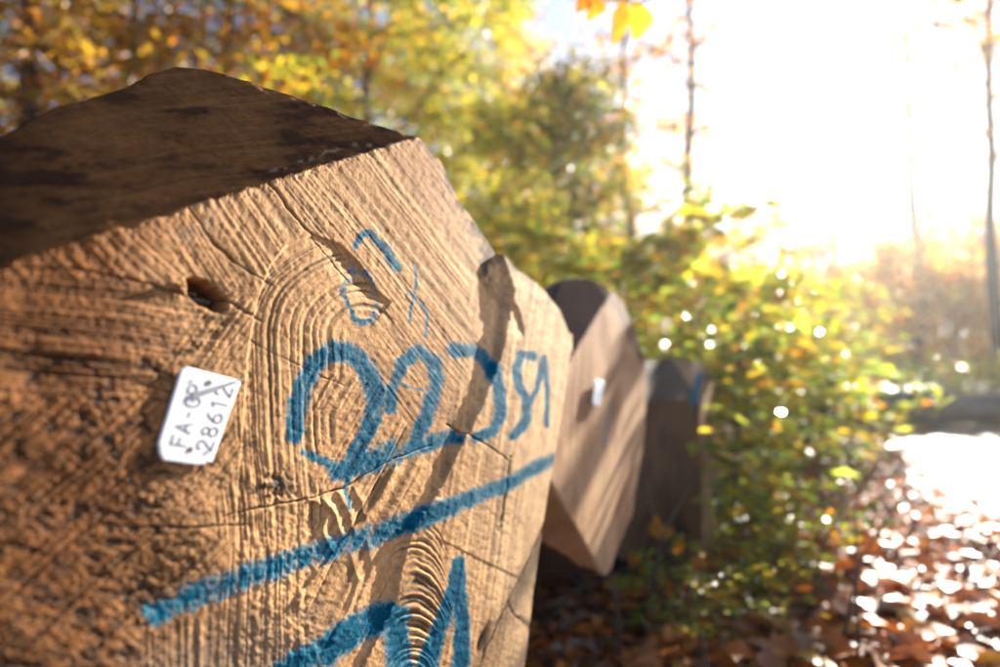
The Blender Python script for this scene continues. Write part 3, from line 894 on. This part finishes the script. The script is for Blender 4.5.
idg = np.arange(GX.size).reshape(GX.shape)
nxg = np.roll(idg, -1, 1)
fg = np.stack([idg[:-1], idg[1:], nxg[1:], nxg[:-1]], -1).reshape(-1, 4)
g = link('ground', mesh_np('ground', np.stack([GX, GY, GZ], -1).reshape(-1, 3), fg, mat_soil()))
tag(g, 'brown forest floor under the leaves', kind='structure')
ry = np.concatenate([np.linspace(-5, 9, 90), np.linspace(9.3, 40, 60)])
rx = np.linspace(0, 1, 24)
RX = road_left(ry)[:, None] + 0.10 * fbm(ry * 1.5, ry * 0 + 2, 15, 3)[:, None] * (1 - rx)[None] + rx[None] * 3.2
RY = np.repeat(ry[:, None], 24, 1)
RZ = gz(RX, RY) + 0.012 - 0.02 * (np.exp(-((rx - 0.28) / 0.1) ** 2) + np.exp(-((rx - 0.75) / 0.1) ** 2))[None] + 0.012 * fbm(RX / 0.5, RY / 0.5, 16, 3)
idr = np.arange(RX.size).reshape(RX.shape)
fr_ = np.stack([idr[:-1, :-1], idr[:-1, 1:], idr[1:, 1:], idr[1:, :-1]], -1).reshape(-1, 4)
rd = link('forest_road', mesh_np('forest_road', np.stack([RX, RY, RZ + 0.012], -1).reshape(-1, 3), fr_, mat_road()))
tag(rd, 'pale wet gravel forest road glaring in the low sun', kind='structure')

# ================================================================ LEAVES
RS = np.random.RandomState
PAL = {'gold': [((0.74, 0.44, 0.03), 5), ((0.70, 0.30, 0.02), 3), ((0.55, 0.16, 0.015), 1), ((0.46, 0.42, 0.05), 2.5), ((0.26, 0.11, 0.03), 1)],
       'amber': [((0.66, 0.30, 0.02), 4), ((0.55, 0.17, 0.015), 2), ((0.68, 0.38, 0.03), 3), ((0.22, 0.09, 0.025), 2.5), ((0.28, 0.22, 0.03), 1)],
       'lime': [((0.42, 0.47, 0.05), 4), ((0.70, 0.53, 0.04), 4), ((0.18, 0.27, 0.04), 3), ((0.62, 0.36, 0.03), 1.6)],
       'green': [((0.12, 0.18, 0.03), 3), ((0.24, 0.29, 0.04), 4), ((0.46, 0.40, 0.045), 3), ((0.50, 0.26, 0.03), 1.2), ((0.30, 0.12, 0.03), .7)],
       'bramble': [((0.20, 0.32, 0.05), 3), ((0.44, 0.50, 0.06), 4), ((0.76, 0.56, 0.04), 3.5), ((0.65, 0.30, 0.02), .8), ((0.07, 0.11, 0.03), 2)],
       'litter': [((0.46, 0.17, 0.06), 4), ((0.68, 0.20, 0.025), 5), ((0.34, 0.18, 0.10), 4), ((0.64, 0.32, 0.06), 1.0), ((0.20, 0.10, 0.06), 2)]}
def palette(name, n, rs):
    cs = np.array([c for c, _ in PAL[name]]); ws = np.array([x for _, x in PAL[name]], float)
    c = cs[rs.choice(len(cs), n, p=ws / ws.sum())]
    return np.clip(c * rs.uniform(0.75, 1.25, (n, 1)), 0.01, 0.8)
def leaf_cards(pos, size, flat, rs, pal, aspect=0.62):
    """small folded leaves: six vertices, four faces each"""
    n = len(pos)
    nrm = rs.normal(size=(n, 3)); nrm[:, 2] = np.abs(nrm[:, 2]) + flat
    nrm /= np.linalg.norm(nrm, axis=1, keepdims=True)
    t = np.cross(nrm, rs.normal(size=(n, 3))); t /= np.linalg.norm(t, axis=1, keepdims=True)
    b = np.cross(nrm, t)
    s = size * rs.uniform(0.55, 1.4, (n, 1))
    fold = nrm * s * 0.14
    co = np.stack([pos - t * s * 0.55, pos - t * s * 0.05 + b * s * aspect * 0.5 + fold, pos + t * s * 0.55 - fold * 0.5, pos - t * s * 0.05 - b * s * aspect * 0.5 + fold], 1)
    f = np.arange(n)[:, None] * 4
    faces = np.concatenate([f + [0, 1, 2], f + [0, 2, 3]], 0)
    cc = palette(pal, n, rs)
    col = np.repeat(np.concatenate([cc, np.ones((n, 1))], 1)[:, None], 4, 1)
    return co.reshape(-1, 3), faces, col.reshape(-1, 4)
def leaf_mesh(name, pos, size, flat, rs, pal, mat, aspect=0.62):
    co, f, c = leaf_cards(pos, size, flat, rs, pal, aspect)
    return mesh_np(name, co, f, mat, False, {'tint': ('FLOAT_COLOR', c)})

def grow(seed, h, base, rad, limbs, leaves, size, pal, shape='round', trunk_r=0.1, lean=0.0, droop=0.0, mat=None, spread=0.16):
    """one tree: returns meshes of trunk, branches and crown"""
    rs = RS(seed)
    rnd = random.Random(seed)
    T, B = MB(), MB()
    zs = np.linspace(0, h, 12)
    bx = np.cumsum(rs.normal(0, 0.012 * h, 12)) * np.linspace(0, 1, 12) + lean * zs
    by = np.cumsum(rs.normal(0, 0.012 * h, 12)) * np.linspace(0, 1, 12)
    rr = trunk_r * (1 - 0.93 * (zs / h) ** 0.9); rr[0] *= 1.35
    T.tube([(bx[i], by[i], zs[i] - (0.15 if i == 0 else 0)) for i in range(12)], rr, 9)
    at = lambda z: np.array((np.interp(z, zs, bx), np.interp(z, zs, by), z))
    tips = []
    for i in range(limbs):
        q = (i + rnd.random()) / limbs
        z = base + (h - base) * q ** 0.9 * 0.97
        az = i * 2.4 + rnd.uniform(-.5, .5)
        if shape == 'cone': ln = rad * (1 - q) ** 0.8 + 0.15
        elif shape == 'sparse': ln = rad * rnd.uniform(0.35, 1.0) * (1 - 0.6 * q)
        else: ln = rad * (math.sin(math.pi * min(1, 0.22 + 0.75 * q)) ** 0.7) * rnd.uniform(0.7, 1.1)
        el = R(rnd.uniform(5, 38)) if shape != 'cone' else R(rnd.uniform(-2, 22))
        p0 = at(z)
        d = np.array((math.cos(az) * math.cos(el), math.sin(az) * math.cos(el), math.sin(el)))
        pts = [p0]
        m = 6
        for k in range(1, m + 1):
            d = d + rs.normal(0, 0.10, 3) - np.array((0, 0, droop * k / m * 0.2))
            d /= np.linalg.norm(d)
            pts.append(pts[-1] + d * ln / m)
        r0 = float(np.interp(z, zs, rr)) * 0.45
        B.tube(pts, [max(0.003, r0 * (1 - k / (m + 0.5))) for k in range(m + 1)], 5)
        for k in range(1, m + 1):
            for _ in range(2):
                e = rs.normal(0, 1, 3) * (0.8, 0.8, 0.28)
                e /= np.linalg.norm(e)
                ll = ln * 0.32 * rnd.uniform(0.4, 1.2) * (1.15 - 0.5 * k / m)
                q1 = pts[k] + e * ll * 0.5 + np.array((0, 0, 0.03 * ll)); q2 = pts[k] + e * ll - np.array((0, 0, droop * 0.12 * ll))
                B.tube([pts[k], q1, q2], [max(0.002, r0 * 0.28), max(0.0018, r0 * 0.16), 0.0012], 4, False)
                tips.append((pts[k], q1, q2))
    tips = np.array(tips)
    n = leaves
    ix = rs.randint(0, len(tips), n)
    tt = rs.uniform(0.1, 1.1, n)[:, None]
    a, b_, c_ = tips[ix, 0], tips[ix, 1], tips[ix, 2]
    pos = a * (1 - tt) ** 2 + 2 * b_ * tt * (1 - tt) + c_ * tt ** 2 + rs.normal(0, spread, (n, 3)) * (1, 1, 0.55)
    return (T.mesh('trunk', M_TRUNK), B.mesh('branches', M_TWIG), leaf_mesh('crown', pos, size, 2.6 if mat else 0.6, rs, pal, mat or M_LEAF))

def plant_tree(name, meshes, loc, rz, s, label, cat, group):
    x, y = loc
    r = empty(name, (x, y, float(gz(x, y))), label, cat, group, rz)
    r.scale = (s, s, s)
    for nm, me in zip(('trunk', 'branch', 'crown') if name.endswith('tree') else ('stem', 'twig', 'foliage'), meshes):
        o = link(nm, me, r)
        if nm in ('branch', 'twig', 'crown', 'foliage'): o['kind'] = 'stuff'
    return r
def pix(px, depth):
    return ((px - 500) / F * depth, depth)

GOLD = [grow(1, 9.5, 0.7, 3.4, 36, 19000, 0.085, 'gold', trunk_r=0.13), grow(2, 8.5, 0.5, 3.2, 36, 19000, 0.088, 'amber', trunk_r=0.12), grow(3, 9.0, 0.5, 3.2, 36, 16000, 0.085, 'lime', trunk_r=0.11)]
GREEN = grow(4, 4.4, 0.3, 1.9, 36, 8500, 0.085, 'green', 'cone', 0.06, spread=0.26)
GREEN2 = grow(14, 5.0, 0.2, 2.2, 32, 9000, 0.09, 'lime', 'round', 0.06, spread=0.24)
THIN = grow(5, 11.0, 2.2, 1.5, 26, 2200, 0.10, 'amber', 'sparse', 0.12)
TALL = grow(6, 15.0, 5.5, 2.0, 18, 1500, 0.12, 'amber', 'sparse', 0.13)
EDGE = grow(31, 13.0, 4.6, 2.3, 26, 4200, 0.13, 'amber', 'sparse', 0.13)
BARE = grow(26, 17.0, 9.0, 1.6, 9, 90, 0.12, 'amber', 'sparse', 0.14)
BUSH = [grow(7, 1.2, 0.1, 0.85, 14, 460, 0.098, 'bramble', 'round', 0.014, droop=1.0, mat=M_SHRUB, spread=0.07), grow(8, 0.85, 0.05, 0.8, 12, 360, 0.09, 'bramble', 'round', 0.012, droop=1.2, mat=M_SHRUB, spread=0.06),
        grow(9, 1.9, 0.1, 1.1, 18, 700, 0.105, 'lime', 'round', 0.02, droop=0.8, mat=M_SHRUB, spread=0.08)]
FARBUSH = grow(10, 3.2, 0.1, 2.2, 24, 2000, 0.12, 'gold', 'round', 0.04, droop=0.3)

# key trees, each told apart
plant_tree('beech_tree', GOLD[1], pix(30, 6.0), 0.4, 0.95, 'rusty orange beech filling the far left edge behind the foreground log', 'tree', None)
plant_tree('beech_tree', GOLD[0], pix(212, 7.4), 1.4, 1.0, 'golden beech whose dark upright trunk rises above the highest point of the foreground log', 'tree', None)
plant_tree('beech_tree', GOLD[2], pix(365, 8.6), 2.2, 1.0, 'yellow green beech behind the right shoulder of the foreground log', 'tree', None)
plant_tree('young_tree', GREEN, pix(580, 6.6), 0.3, 0.93, 'conical young green tree standing behind the middle log', 'tree', None)
plant_tree('young_tree', GREEN2, pix(522, 8.0), 1.1, 0.85, 'bushy olive green young tree left of the conical one', 'tree', None)
plant_tree('slender_tree', THIN, pix(683, 9.5), 0.0, 1.0, 'thin bare stemmed tree with a few orange leaves against the white sky in the centre', 'tree', None)
plant_tree('slender_tree', THIN, pix(634, 8.0), 2.0, 0.72, 'short slender tree with drooping leaves right of the conical young tree', 'tree', None)
TT = plant_tree('tall_tree', EDGE, pix(998, 11.5), 0.7, 1.0, 'tall thin trunk at the right edge with sparse orange branches high up', 'tree', None)
TT.rotation_euler = (0, R(-4.5), 0.7)
plant_tree('tall_tree', BARE, pix(918, 19.0), 2.5, 1.45, 'dark straight trunk below the sun glare on the right', 'tree', None)
# the rest of the wood
rs = RS(77)
G1 = 'golden beeches in the background'
spots = [(-110, 7.5, 0), (120, 9.5, 2), (300, 11.5, 2), (440, 11.5, 2), (60, 12, 0), (400, 16, 2), (500, 14, 0), (250, 18, 2), (-60, 14, 2), (540, 19, 0), (610, 21, 2)]
for i, (px, d, k) in enumerate(spots):
    lab = ['golden yellow beech among the trees behind the foreground log', 'rust coloured beech among the trees behind the foreground log', 'yellow green beech among the trees behind the foreground log'][k]
    plant_tree('beech_tree', GOLD[k], pix(px, d), i * 1.7, 0.9 + 0.3 * rs.rand(), lab, 'tree', G1)
G2 = 'bare trunks far off on the right'
for i, (px, d) in enumerate([(838, 24), (780, 27), (740, 30), (936, 29), (955, 26), (980, 33), (1040, 22), (700, 28), (1100, 18), (815, 36), (925, 38)]):
    plant_tree('tall_tree', BARE if 770 < px < 1000 else TALL, pix(px, d), i * 2.1, 0.9 + 0.5 * rs.rand(), 'distant bare trunk in the sunlit mist on the right', 'tree', G2)
G3 = 'orange thicket far off on the right'
for i in range(28):
    px, d = 660 + 420 * ((i * 0.618) % 1), 16 + 14 * ((i * 0.414) % 1)
    plant_tree('beech_thicket', FARBUSH, pix(px, d), i * 1.3, (0.9 + 0.5 * rs.rand()) * d / 16, 'low orange beech thicket in the hazy distance on the right', 'bush', G3)
G4 = 'far trees closing the wood'
for i in range(16):
    px, d = -250 + 900 * ((i * 0.618) % 1), 28 + 30 * ((i * 0.414) % 1)
    plant_tree('beech_tree', GOLD[i % 3], pix(px, d), i * 1.3, 1.0 + 0.4 * rs.rand(), 'far off autumn tree closing the background behind the logs', 'tree', G4)
# bramble bushes along the logs and road
G5 = 'bramble bushes beside the log stack'
bl = [(700, 3.2, 0), (745, 3.0, 1), (764, 3.05, 4), (735, 3.9, 2), (700, 4.4, 2), (775, 4.4, 0), (815, 4.6, 1), (655, 4.0, 2), (640, 5.2, 2), (720, 5.4, 2), (800, 5.6, 2), (850, 6.2, 0), (760, 6.8, 2), (680, 6.6, 2), (600, 5.0, 2), (830, 8.0, 2), (880, 9.3, 0), (730, 2.45, 1), (930, 10.5, 0), (990, 10.0, 0), (560, 4.6, 2), (905, 8.6, 1), (960, 9.0, 1), (752, 2.15, 3), (770, 1.75, 3), (742, 1.6, 5), (765, 2.0, 3), (705, 1.4, 5), (650, 1.5, 5), (640, 1.9, 5), (905, 7.0, 3), (1012, 6.9, 3), (960, 8.2, 1), (985, 7.9, 1)]
BL = {0: 'low bramble bush touching the right flank of the dark farthest log', 1: 'bramble bush just right of the farthest log, full of wet glints',
      2: 'tall yellow green bush in the middle of the undergrowth between log stack and road', 3: 'bushy plant directly behind the farthest log', 4: 'leafy bush rising above the top of the farthest log',
      5: 'low bramble at the road side of the undergrowth', 6: 'small bramble nearest the white glare of the road', 7: 'leafy bush half hidden behind the middle log', 8: 'bush behind the top corner of the middle log'}
for i, (px, d, k) in enumerate(bl):
    BL.setdefault(i, 'small leafy seedling bush low among the fallen leaves before the brambles' if k in (3, 5) and d < 4 else None) if k in (3, 5) and d < 4 else None
    if d > 6.5: BL[i] = 'low bush by the fallen trunk across the far side of the road' if px > 870 else 'distant low bush at the far end of the undergrowth left of the road'
for i, (px, d, k) in enumerate(bl):
    lowplant = k in (3, 5)
    side = 'low leafy bramble bush with wet glinting leaves right of the logs' if k < 2 else 'taller yellow green bush growing behind the log stack'
    side = BL.get(i, side)
    plant_tree('bramble_bush', BUSH[k if k < 3 else (1 if k in (3, 5) else 2)], pix(px, d), i * 1.9, (0.75 + 0.25 * rs.rand()) * (0.42 if k == 3 else 0.24 if k == 5 else 0.68 if k == 4 else 1), side, 'bush', G5)

# log lying across the far side of the road
m = MB()
pa, pb = Vector((3.6, 7.35, 0.24)), Vector((8.2, 7.9, 0.22))
m.tube([pa.lerp(pb, t) + Vector((0, 0, 0.02 * math.sin(t * 9))) for t in np.linspace(0, 1, 14)], [0.22 + 0.03 * math.sin(i * 1.7) + 0.015 * math.sin(i * 4.1) for i in range(14)], 18)
fl = empty('fallen_log', (0, 0, 0), 'dark fallen trunk lying across the far side of the road with its top glinting', 'log')
link('trunk', m.mesh('fallen_trunk', mat_plain('wet_bark', (0.06, 0.04, 0.028), 0.34, bump=0.01, bscale=18.0, var=0.5)), fl)

# bearer under the stack, mostly in the dark
m = MB()
pa, pb = Vector((-0.35, 0.9, 0.05)), Vector((0.55, 2.2, 0.05))
off = Vector((-0.25, 0.1, 0))
m.tube([pa + off + (pb - pa) * t for t in np.linspace(0, 1, 8)], [0.07 + 0.006 * math.sin(i * 2.3) for i in range(8)], 12)
tag(link('support_log', m.mesh('support_log', M_BARK)), 'thin dark support log lying in the shade under the log stack', 'log')

# overhanging twig with big orange leaves: a sapling outside the picture on the right
sap = empty('beech_sapling', (1.9, 1.15, float(gz(1.9, 1.15))), 'orange leaves of a twig hanging into the top of the picture', 'twig')
m = MB()
S0 = np.array((1.9, 1.15, 0.0))
def loc(px, py, d): return ray(px, py) * d + np.array((0, 0, CAM_Z)) - S0
m.tube([(0, 0, -0.1), (0.02, 0.0, 0.6), (-0.02, 0.05, 1.3), (-0.1, 0.05, 1.9)], [0.016, 0.013, 0.01, 0.007], 8)
link('stem', m.mesh('sapling_stem', M_TWIG), sap)
m = MB()
e1, e2 = loc(640, -12, 1.15), loc(592, -16, 1.15)
m.tube([(-0.02, 0.05, 1.3), (-0.6, 0.05, 1.55), loc(760, -60, 1.2), e1, e2], [0.007, 0.005, 0.0035, 0.002, 0.001], 6)
link('twig', m.mesh('sapling_twig', M_TWIG), sap)
def big_leaf(base, tip, width, up, colr, curl=0.15):
    base, tip, up = np.array(base), np.array(tip), np.array(up, float)
    ax = tip - base; L_ = np.linalg.norm(ax); ax = ax / L_
    sd = np.cross(ax, up); sd /= np.linalg.norm(sd)
    nn = np.cross(sd, ax)
    co, f = [], []
    ts = np.linspace(0, 1, 9)
    for t in ts:
        wv = width * math.sin(math.pi * t ** 0.85) ** 0.8 * 0.5 * (1 + 0.10 * math.sin(t * 40))
        c = base + ax * L_ * t + nn * curl * L_ * (t - t * t)
        co += [c + sd * wv + nn * wv * 0.35, c, c - sd * wv + nn * wv * 0.35]
    for i in range(8):
        for j in range(2):
            f.append((i * 3 + j, i * 3 + j + 1, i * 3 + j + 4, i * 3 + j + 3))
    col = np.tile(np.array((*colr, 1.0)), (len(co), 1))
    return mesh_np('leaf', np.array(co), np.array(f), M_LEAF, True, {'tint': ('FLOAT_COLOR', col)})
for b0, b1, wd, colr in [((625, -15), (612, 33), 0.034, (0.66, 0.22, 0.02)), ((640, -12), (634, 26), 0.05, (0.72, 0.36, 0.03)), ((602, -16), (586, 6), 0.035, (0.66, 0.25, 0.02)), ((590, -18), (575, -2), 0.03, (0.6, 0.2, 0.02))]:
    link('leaf', big_leaf(loc(*b0, 1.15), loc(*b1, 1.12), wd, (0.2, -1, 0.1), colr), sap)

# seedling with yellow leaves in the dark below the logs, and dead stalks
sd = empty('beech_seedling', (0.40, 1.62, float(gz(0.40, 1.62))), 'little seedling with bright orange leaves in the shade under the logs', 'plant')
m = MB()
m.tube([(0, 0, -0.03), (0.01, 0, 0.08), (0.0, 0.01, 0.2)], [0.004, 0.003, 0.0015], 6)
m.tube([(0.01, 0, 0.08), (-0.05, -0.02, 0.12), (-0.09, -0.02, 0.10)], [0.0025, 0.002, 0.001], 5)
m.tube([(0.005, 0, 0.12), (0.05, -0.01, 0.16), (0.08, -0.03, 0.15)], [0.0025, 0.002, 0.001], 5)
link('stem', m.mesh('seedling_stem', M_TWIG), sd)
for b0, b1 in [((0, .01, .2), (.0, -.02, .26)), ((0, .01, .2), (.05, -.01, .22)), ((-.09, -.02, .10), (-.14, -.03, .08)), ((-.05, -.02, .12), (-.07, -.03, .17)), ((.08, -.03, .15), (.13, -.04, .14)), ((.05, -.01, .16), (.06, -.04, .21)), ((-.06, -.02, .11), (-.08, -.06, .07)), ((0.01, 0, .09), (.04, -.05, .06))]:
    link('leaf', big_leaf(b0, b1, 0.032, (0.1, -1, 0.4), (0.62, 0.26, 0.02)), sd)
rs = RS(5)
for i in range(16):
    x, y = rs.uniform(0.05, 0.75), rs.uniform(1.15, 1.75)
    m = MB()
    h = rs.uniform(0.15, 0.4)
    dx, dy = rs.normal(0, 0.12, 2)
    m.tube([(0, 0, -0.02), (dx * 0.4, dy * 0.4, h * 0.6), (dx, dy, h)], [0.0045, 0.0035, 0.0015], 5)
    o = link('dead_stalk', m.mesh('dead_stalk', M_TWIG))
    o.location = (x, y, float(gz(x, y)))
    tag(o, 'thin dry stalk standing in the dark gap below the logs', 'stalk', 'dry stalks below the logs')

# ---------------------------------------------------------------- fallen leaves
rs = RS(21)
n = 42000
rr_ = 1.1 + 8.0 * rs.rand(n) ** 1.6
aa = R(90) - rs.uniform(R(-62), R(48), n) * 1.0
lx, ly = rr_ * np.cos(aa), rr_ * np.sin(aa)
keep = (rs.rand(n) < np.where(lx > road_left(ly) + 0.15, 0.08 + 0.5 * np.exp(-(lx - road_left(ly) - 0.15) / 0.35), 1.0)) & (lx > -0.2 * ly - 0.4)
lx, ly = lx[keep], ly[keep]
lz = gz(lx, ly) + 0.012 + 0.03 * rs.rand(len(lx)) ** 2
lz = np.where(lx > road_left(ly), lz + 0.02, lz)
lit = link('leaf_litter', leaf_mesh('leaf_litter', np.stack([lx, ly, lz], -1), 0.05, 4.5, rs, 'litter', M_LITTER, 0.7))
tag(lit, 'brown and orange fallen beech leaves covering the ground', 'leaves', None, 'stuff')
protos = []
for i, colr in enumerate([(0.58, 0.17, 0.02), (0.36, 0.13, 0.04), (0.62, 0.30, 0.04), (0.26, 0.11, 0.05), (0.5, 0.2, 0.06)]):
    me = big_leaf((-0.036, 0, 0), (0.036, 0.004 * i, 0.006), 0.044 + 0.003 * i, (0, 0.12 * (i - 2), 1), colr, 0.22)
    me.materials.clear(); me.materials.append(M_LITTER)
    protos.append(me)
k = 0
while k < 280:
    px, py = rs.uniform(640, 1010), 470 + 210 * rs.rand() ** 0.7
    d = CAM_Z * F / (py - 375)
    x, y = pix(px, d)
    if x > road_left(y) + 0.3 or (x < 0.75 and y > 1.5): continue
    o = link('fallen_leaf', protos[k % 5])
    o.location = (x, y, float(gz(x, y)) + 0.03 + 0.02 * rs.rand())
    o.rotation_euler = (rs.normal(0, 0.22), rs.normal(0, 0.22), rs.uniform(0, 6.28))
    s = rs.uniform(0.8, 1.3); o.scale = (s, s, s)
    tag(o, ['bright orange', 'dull brown', 'yellow ochre', 'dark brown', 'tawny'][k % 5] + ' curled beech leaf lying on the litter by the road', 'leaf', 'curled leaves on the litter')
    k += 1

# ================================================================ HAZE
def make_haze(dens, g):
    m, nt, out = new_mat('air')
    v = nt.nodes.new('ShaderNodeVolumePrincipled')
    v.inputs['Color'].default_value = (1.0, 0.98, 0.95, 1)
    v.inputs['Density'].default_value = dens
    v.inputs['Anisotropy'].default_value = g
    nt.links.new(v.outputs[0], out.inputs['Volume'])
    mb = MB()
    mb.box((-175, -175, -2.0), (350, 0, 0), (0, 350, 0), (0, 0, 29))
    o = link('haze', mb.mesh('haze', m, False))
    tag(o, 'thin sunlit haze filling the wood', 'haze', None, 'stuff')
make_haze(0.0012, 0.7)
